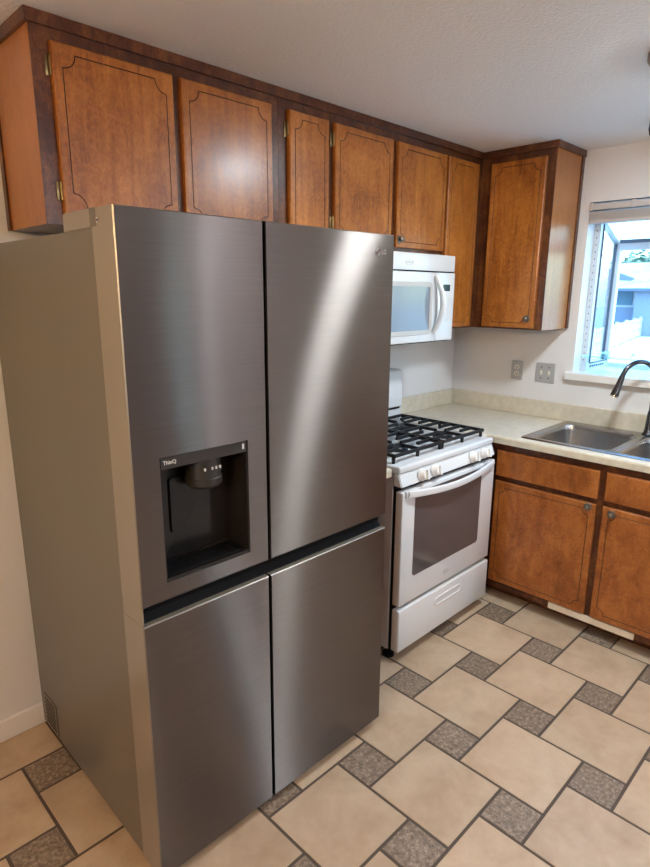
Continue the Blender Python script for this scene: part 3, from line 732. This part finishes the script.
lathe(bm, [(.045, 1.203), (.047, 1.15), (.049, 1.148), (.048, 1.130), (.040, 1.122), (.018, 1.120), (0, 1.120)], (SC[0], SC[1], 0), (0, 0, 1), 28); obj('nozzle', bm, M_DGREY, d1, True)
bm = B()
for dx in (-.026, -.004, .008, .020): box(bm, SC[0]+dx, SC[0]+dx+.004, SC[1]-.0485, SC[1]-.044, 1.174, 1.181)
obj('key_print', bm, M_KEY, d1)
bm = B(); P_ = rrect(-2.60, -2.475, .995, 1.150, .012, 4); A = [bm.verts.new((p[0], FYF+.094, p[1])) for p in P_]; C_ = [bm.verts.new((p[0], FYF+.086, p[1])) for p in offset(P_, .003)]
bridge(bm, A, C_); bm.faces.new(C_); obj('paddle', bm, M_DARKGLOSS, d1)
bm = B(); box(bm, HX0+.012, HX1-.012, FYF+.010, FYF+.085, HZ0+.008, HZ0+.013, bev=.002)
for k in range(9): box(bm, HX0+.03+.024*k, HX0+.036+.024*k, FYF+.020, FYF+.078, HZ0+.013, HZ0+.0145)
obj('drip_tray', bm, M_BLACK, d1)
# logo: round face mark and two letters
LX, LZ = -1.8925, 1.7405
bm = B(); ring = [Vector((LX+.0105*math.cos(a), FYF-.0006, LZ+.0105*math.sin(a))) for a in [2*math.pi*k/28 for k in range(28)]]
tube(bm, ring, .0012, 6, closed=True)
tube(bm, [(LX-.001, FYF-.0006, LZ+.006), (LX-.001, FYF-.0006, LZ-.004), (LX+.003, FYF-.0006, LZ-.004)], .0009, 6)
tube(bm, [(LX+.0075*math.cos(a), FYF-.0006, LZ+.0075*math.sin(a)) for a in [math.radians(90+15*k) for k in range(19)]] + [(LX+.003, FYF-.0006, LZ)], .0009, 6)
cyl(bm, (LX-.004, FYF, LZ+.003), (LX-.004, FYF-.001, LZ+.003), .0013, n=8)
obj('emblem', bm, M_CHROME, d2)
obj('lettering', text_mesh('LG', .019, lambda x, y, z: (LX+.0155+x, FYF-.0006-z, LZ+y), bold=True), M_CHROME, d2)
# hinge covers, vent, feet
bm = B(); box(bm, FXL+.005, FXL+.10, FB_+.008, -.645, ZB1-.001, 1.7985, bev=.004); obj('hinge_cover', bm, M_FEDGE, fr)
bm = B(); box(bm, FXR-.10, FXR-.005, FB_+.008, -.645, ZB1-.001, 1.7985, bev=.004); obj('hinge_cover', bm, M_FEDGE, fr)
for xx in (FXL-.0012, FXR-.0538):
    bm = B(); box(bm, xx, xx+.055, FB_-.022, FB_+.0075, ZD1-.038, ZD1+.0015, bev=.001); obj('hinge', bm, M_FSIDE, fr)
bm = B(); cyl(bm, (FXL-.0015, FB_-.032, ZD1-.026), (FXL+.001, FB_-.032, ZD1-.026), .0065, n=14); sc_ = obj('screw', bm, M_CHROME, d1); obj('screw_slot', bx(FXL-.0019, FXL-.0012, FB_-.036, FB_-.028, ZD1-.0275, ZD1-.0245), M_BLACK, d1)
bm = B(); box(bm, FXL-.000, FXL+.005, -.190, -.078, .045, .175, bev=.002)
obj('vent_cover', bm, M_FSIDE, fr)
bm = B()
for k in range(7): box(bm, FXL-.002, FXL+.001, -.178, -.09, .06+.016*k, .066+.016*k)
obj('vent_slot', bm, M_DGREY, fr)
for x_ in (FXL+.06, FXR-.06):
    for y_ in (FB_+.05, -.12):
        bm = B(); cyl(bm, (x_, y_, 0), (x_, y_, .032), .02, n=16); obj('foot', bm, M_BLACK, fr)

# ------------------------------------------------------------------ gas range
RL, RR, RF = -1.4745, -.7175, -.722
rg = thing('gas_range', 'white gas range with black grates between fridge and corner worktop', 'stove', ((RL+RR)/2, -.38, 0))
obj('side_panel', bx(RL+.002, RR-.002, -.685, -.06, .055, .884), M_RSIDE, rg)
obj('inner_front', bx(RL+.010, RR-.010, -.700, -.684, .058, .840), M_BLACK, rg)
bm = B(); box(bm, RL, RR, RF, -.05, .884, .9161, bev=.009, seg=3); obj('cooktop', bm, M_ENAMEL, rg, True)
bm = B(); prof = [(-.690, .884), (RF+.006, .884), (-.737, .829), (-.690, .829)]
A = [bm.verts.new((RL, *p)) for p in prof]; C_ = [bm.verts.new((RR, *p)) for p in prof]; bm.faces.new(A); bm.faces.new(C_[::-1]); bridge(bm, A, C_)
bmesh.ops.bevel(bm, geom=[e_ for e_ in bm.edges], offset=.004, segments=2, affect='EDGES'); cp = obj('control_panel', bm, M_ENAMEL, rg, True)
kd = Vector((0, -.97, .24)).normalized()
for kx in (-1.332, -1.236, -.922, -.818):
    o_ = Vector((kx, -.7305, .8565))
    bm = B(); lathe(bm, [(.027, 0), (.027, .004), (.0235, .008), (.021, .024), (.019, .028), (0, .028)], o_, kd, 24)
    u_ = Vector((1, 0, 0)); v_ = kd.cross(u_).normalized(); up = (v_*math.cos(.2)+u_*math.sin(.2)); sd = kd.cross(up).normalized()
    c0 = o_+kd*.027
    vs = [bm.verts.new(c0+up*(a*.020)+sd*(b_*.0055)+kd*c) for c in (0, .013) for a, b_ in ((-1, -1), (1, -1), (1, 1), (-1, 1))]
    for q in ((3,2,1,0),(4,5,6,7),(0,1,5,4),(1,2,6,5),(2,3,7,6),(3,0,4,7)): bm.faces.new([vs[i] for i in q])
    obj('knob', bm, M_WPLAST, cp, True)
# oven door
OZ0, OZ1, OY0, OY1 = .2817, .8081, -.702, -.741
od = obj('oven_door', bx(RL+.003, RR-.003, OY1, OY0, OZ0, OZ1, bev=.006, seg=3), M_ENAMEL, rg, True)
bm = B(); P_ = rrect(-1.385, -.845, .402, .790, .018, 5); A = [bm.verts.new((p[0], OY1+.001, p[1])) for p in P_]; C_ = [bm.verts.new((p[0], OY1-.0015, p[1])) for p in P_]; bridge(bm, A, C_); bm.faces.new(C_)
obj('oven_window', bm, M_OVGLASS, od)
bm = B(); n_ = 20; top = []
hp = []
for k in range(n_+1):
    s_ = k/n_; x = RL+.030+(RR-RL-.060)*s_; y = OY1-.004-.034*math.sin(math.pi*s_)**.8; z = .797-.017*math.sin(math.pi*s_)
    hp.append((x, y, z))
rows = []
for (x, y, z) in hp:
    rows.append([bm.verts.new(q) for q in ((x, y, z+.016), (x, y-.008, z+.012), (x, y-.011, z), (x, y-.008, z-.013), (x, y, z-.017), (x, y+.009, z-.010), (x, y+.009, z+.010))])
for a_, b_ in zip(rows, rows[1:]): bridge(bm, a_, b_)
bm.faces.new(rows[0]); bm.faces.new(rows[-1][::-1])
for x_ in (hp[0], hp[-1]): box(bm, x_[0]-.012, x_[0]+.012, OY1-.008, OY1+.003, x_[2]-.014, x_[2]+.014, bev=.003)
obj('handle', bm, M_ENAMEL, od, True)
bm = B(); c_ = Vector((-1.112, OY1-.0005, .331))
el = [c_+Vector((.026*math.cos(a), 0, .011*math.sin(a))) for a in [2*math.pi*k/24 for k in range(24)]]
v0 = [bm.verts.new(p) for p in el]; v1 = [bm.verts.new(p+Vector((0, -.0012, 0))) for p in el]; bridge(bm, v0, v1); bm.faces.new(v1); obj('emblem', bm, M_MWTRIM, od)
dw = obj('drawer', bx(RL+.002, RR-.002, -.745, -.702, .057, .2631, bev=.008, seg=3), M_ENAMEL, rg, True)
bm = B(); P_ = rrect(-1.20, -.985, .186, .222, .017, 6); lp = [Vector((p[0], -.7455, p[1])) for p in P_]; tube(bm, lp, .0045, 8, closed=True)
v0 = [bm.verts.new((p[0], -.7452, p[1])) for p in P_]; bm.faces.new(v0); obj('pull', bm, M_ENAMEL, dw, True)
for x_ in (RL+.04, RR-.04):
    for y_ in (-.665, -.10):
        bm = B(); cyl(bm, (x_, y_, 0), (x_, y_, .056), .018, n=14); cyl(bm, (x_, y_, 0), (x_, y_, .012), .026, n=16); obj('foot', bm, M_BLACK, rg)
# backguard
bm = B(); A = [(-.142, .914), (-.142, .990), (-.148, 1.004), (-.150, 1.045), (-.146, 1.10), (-.136, 1.196), (-.126, 1.205), (-.06, 1.205), (-.052, .914)]
a0 = [bm.verts.new((RL+.002, *p)) for p in A]; a1 = [bm.verts.new((RR-.012, *p)) for p in A]; bm.faces.new(a0); bm.faces.new(a1[::-1]); bridge(bm, a0, a1)
bg = obj('backguard', bm, M_ENAMEL, rg)
obj('vent_slot', bx(RL+.01, RR-.03, -.1475, -.140, .989, .999), M_BLACK, bg)
bm = B()
for cx in (-1.255, -.905):
    box(bm, cx-.02, cx+.02, -.149, -.146, 1.05, 1.052)
bm.free()
# burners and grates
BUR = [(-1.27, -.30), (-1.27, -.545), (-.905, -.30), (-.905, -.545)]
for bx_, by_ in BUR:
    bm = B(); lathe(bm, [(.085, 0), (.083, .004), (.060, .005), (.05, .006), (0, .006)], (bx_, by_, .9155), (0, 0, 1), 32); q = obj('drip_bowl', bm, M_ENAMEL, rg, True)
    bm = B(); lathe(bm, [(.050, .005), (.048, .014), (.044, .016), (.044, .020), (.040, .025), (0, .026)], (bx_, by_, .9155), (0, 0, 1), 28); obj('burner_cap', bm, M_IRON, q, True)
for gx0, gx1 in ((-1.452, -1.099), (-1.093, -.740)):
    bm = B(); gy0, gy1 = -.672, -.165; zt_, zb_ = .958, .944; w = .0065
    def bar(p, q, w=w, z0=None, z1=None):
        z0 = zb_ if z0 is None else z0; z1 = zt_ if z1 is None else z1
        p, q = Vector((*p, 0)), Vector((*q, 0)); d = (q-p).normalized(); s_ = Vector((-d.y, d.x, 0))*w
        lo = [bm.verts.new((c.x, c.y, z0)) for c in (p+s_, q+s_, q-s_, p-s_)]; hi = [bm.verts.new((c.x, c.y, z1)) for c in (p+s_*.7, q+s_*.7, q-s_*.7, p-s_*.7)]
        bm.faces.new(lo[::-1]); bm.faces.new(hi); bridge(bm, lo, hi)
    bar((gx0, gy0), (gx1, gy0)); bar((gx0, gy1), (gx1, gy1)); bar((gx0+w, gy0), (gx0+w, gy1)); bar((gx1-w, gy0), (gx1-w, gy1))
    ym = (gy0+gy1)/2; bar((gx0, ym), (gx1, ym)); xm = (gx0+gx1)/2
    for y0_, y1_ in ((gy0, ym), (ym, gy1)):
        yc = (y0_+y1_)/2; r0 = .030
        bar((xm, y0_), (xm, yc-r0)); bar((xm, y1_), (xm, yc+r0)); bar((gx0, yc), (xm-r0, yc)); bar((gx1, yc), (xm+r0, yc))
        for sx in (-1, 1):
            for sy in (-1, 1):
                xe = gx0 if sx < 0 else gx1
                bar((xe, yc+sy*.060), (xm+sx*.075, yc+sy*.060))
    for px_ in (gx0+w, gx1-w, xm):
        for py_ in (gy0+.008, ym, gy1-.008):
            cyl(bm, (px_, py_, .9155), (px_, py_, zb_+.003), .0075, .009, 10)
    obj('grate', bm, M_IRON, rg)

# ------------------------------------------------------------------ microwave
ML, MRR, MY, MZ0, MZ1 = -1.447, -.685, -.420, 1.381, 1.8015
mw = thing('microwave', 'white over-the-range microwave hung below the short wall cabinet', 'microwave', ((ML+MRR)/2, -.2, MZ0))
obj('housing', bx(ML, MRR, MY+.022, -.003, MZ0+.003, MZ1), M_ENAMEL, mw)
obj('underside', bx(ML+.006, MRR-.006, MY+.02, -.006, MZ0-.004, MZ0+.003), M_BLACK, mw)
obj('vent_panel', bx(ML, MRR, MY, MY+.021, 1.722, MZ1-.001, bev=.004), M_ENAMEL, mw, True)
obj('seam', bx(ML+.004, MRR-.004, MY+.008, MY+.021, 1.71, 1.725), M_BLACK, mw)
XD = -.835
md = obj('door', bx(ML, XD-.001, MY-.004, MY+.0215, MZ0+.002, 1.7165, bev=.006, seg=3), M_ENAMEL, mw, True)
bm = B(); P_ = rrect(ML+.05, -.875, 1.418, 1.672, .03, 6); Q_ = offset(P_, .024)
A = [bm.verts.new((p[0], MY-.003, p[1])) for p in P_]; C_ = [bm.verts.new((p[0], MY-.0065, p[1])) for p in offset(P_, .003)]; D_ = [bm.verts.new((p[0], MY-.0065, p[1])) for p in Q_]
bridge(bm, A, C_); bridge(bm, C_, D_); E_ = [bm.verts.new((p[0], MY-.0045, p[1])) for p in Q_]; bridge(bm, D_, E_); obj('window_trim', bm, M_MWTRIM, md)
bm = B(); E_ = [bm.verts.new((p[0], MY-.005, p[1])) for p in offset(P_, .02)]; E2 = [bm.verts.new(v_.co+Vector((0, .003, 0))) for v_ in E_]; bridge(bm, E_, E2); bm.faces.new(E_); obj('window', bm, M_MWGLASS, md)
bm = B(); pts = []
for k in range(17):
    s_ = k/16; pts.append((XD-.028+.012*math.sin(math.pi*s_), MY-.010-.042*math.sin(math.pi*s_), 1.425+.275*s_))
tube(bm, pts, [.009+.003*math.sin(math.pi*k/16) for k in range(17)], 12, flat=(1, 1.25)); obj('handle', bm, M_ENAMEL, md, True)
mc = obj('control_panel', bx(XD+.001, MRR, MY-.004, MY+.0215, MZ0+.002, 1.7165, bev=.005, seg=3), M_ENAMEL, mw, True)
obj('display', bx(-.787, -.728, MY-.0055, MY-.003, 1.628, 1.660), M_DISP, mc)
bm = B()
for r_ in range(6):
    for c in range(3): box(bm, -.790+.026*c, -.774+.026*c, MY-.0052, MY-.003, 1.585-.026*r_, 1.592-.026*r_)
obj('keypad', bm, M_KEY, mc)
bm = B(); c_ = Vector((-1.066, MY-.0006, 1.757)); el = [c_+Vector((.028*math.cos(a), 0, .012*math.sin(a))) for a in [2*math.pi*k/24 for k in range(24)]]
tube(bm, el, .0012, 6, closed=True); tube(bm, [c_+Vector((-.016, 0, -.001)), c_+Vector((-.004, 0, .003)), c_+Vector((.006, 0, -.002)), c_+Vector((.017, 0, .001))], .0022, 6); obj('emblem', bm, M_MWTRIM, mw)
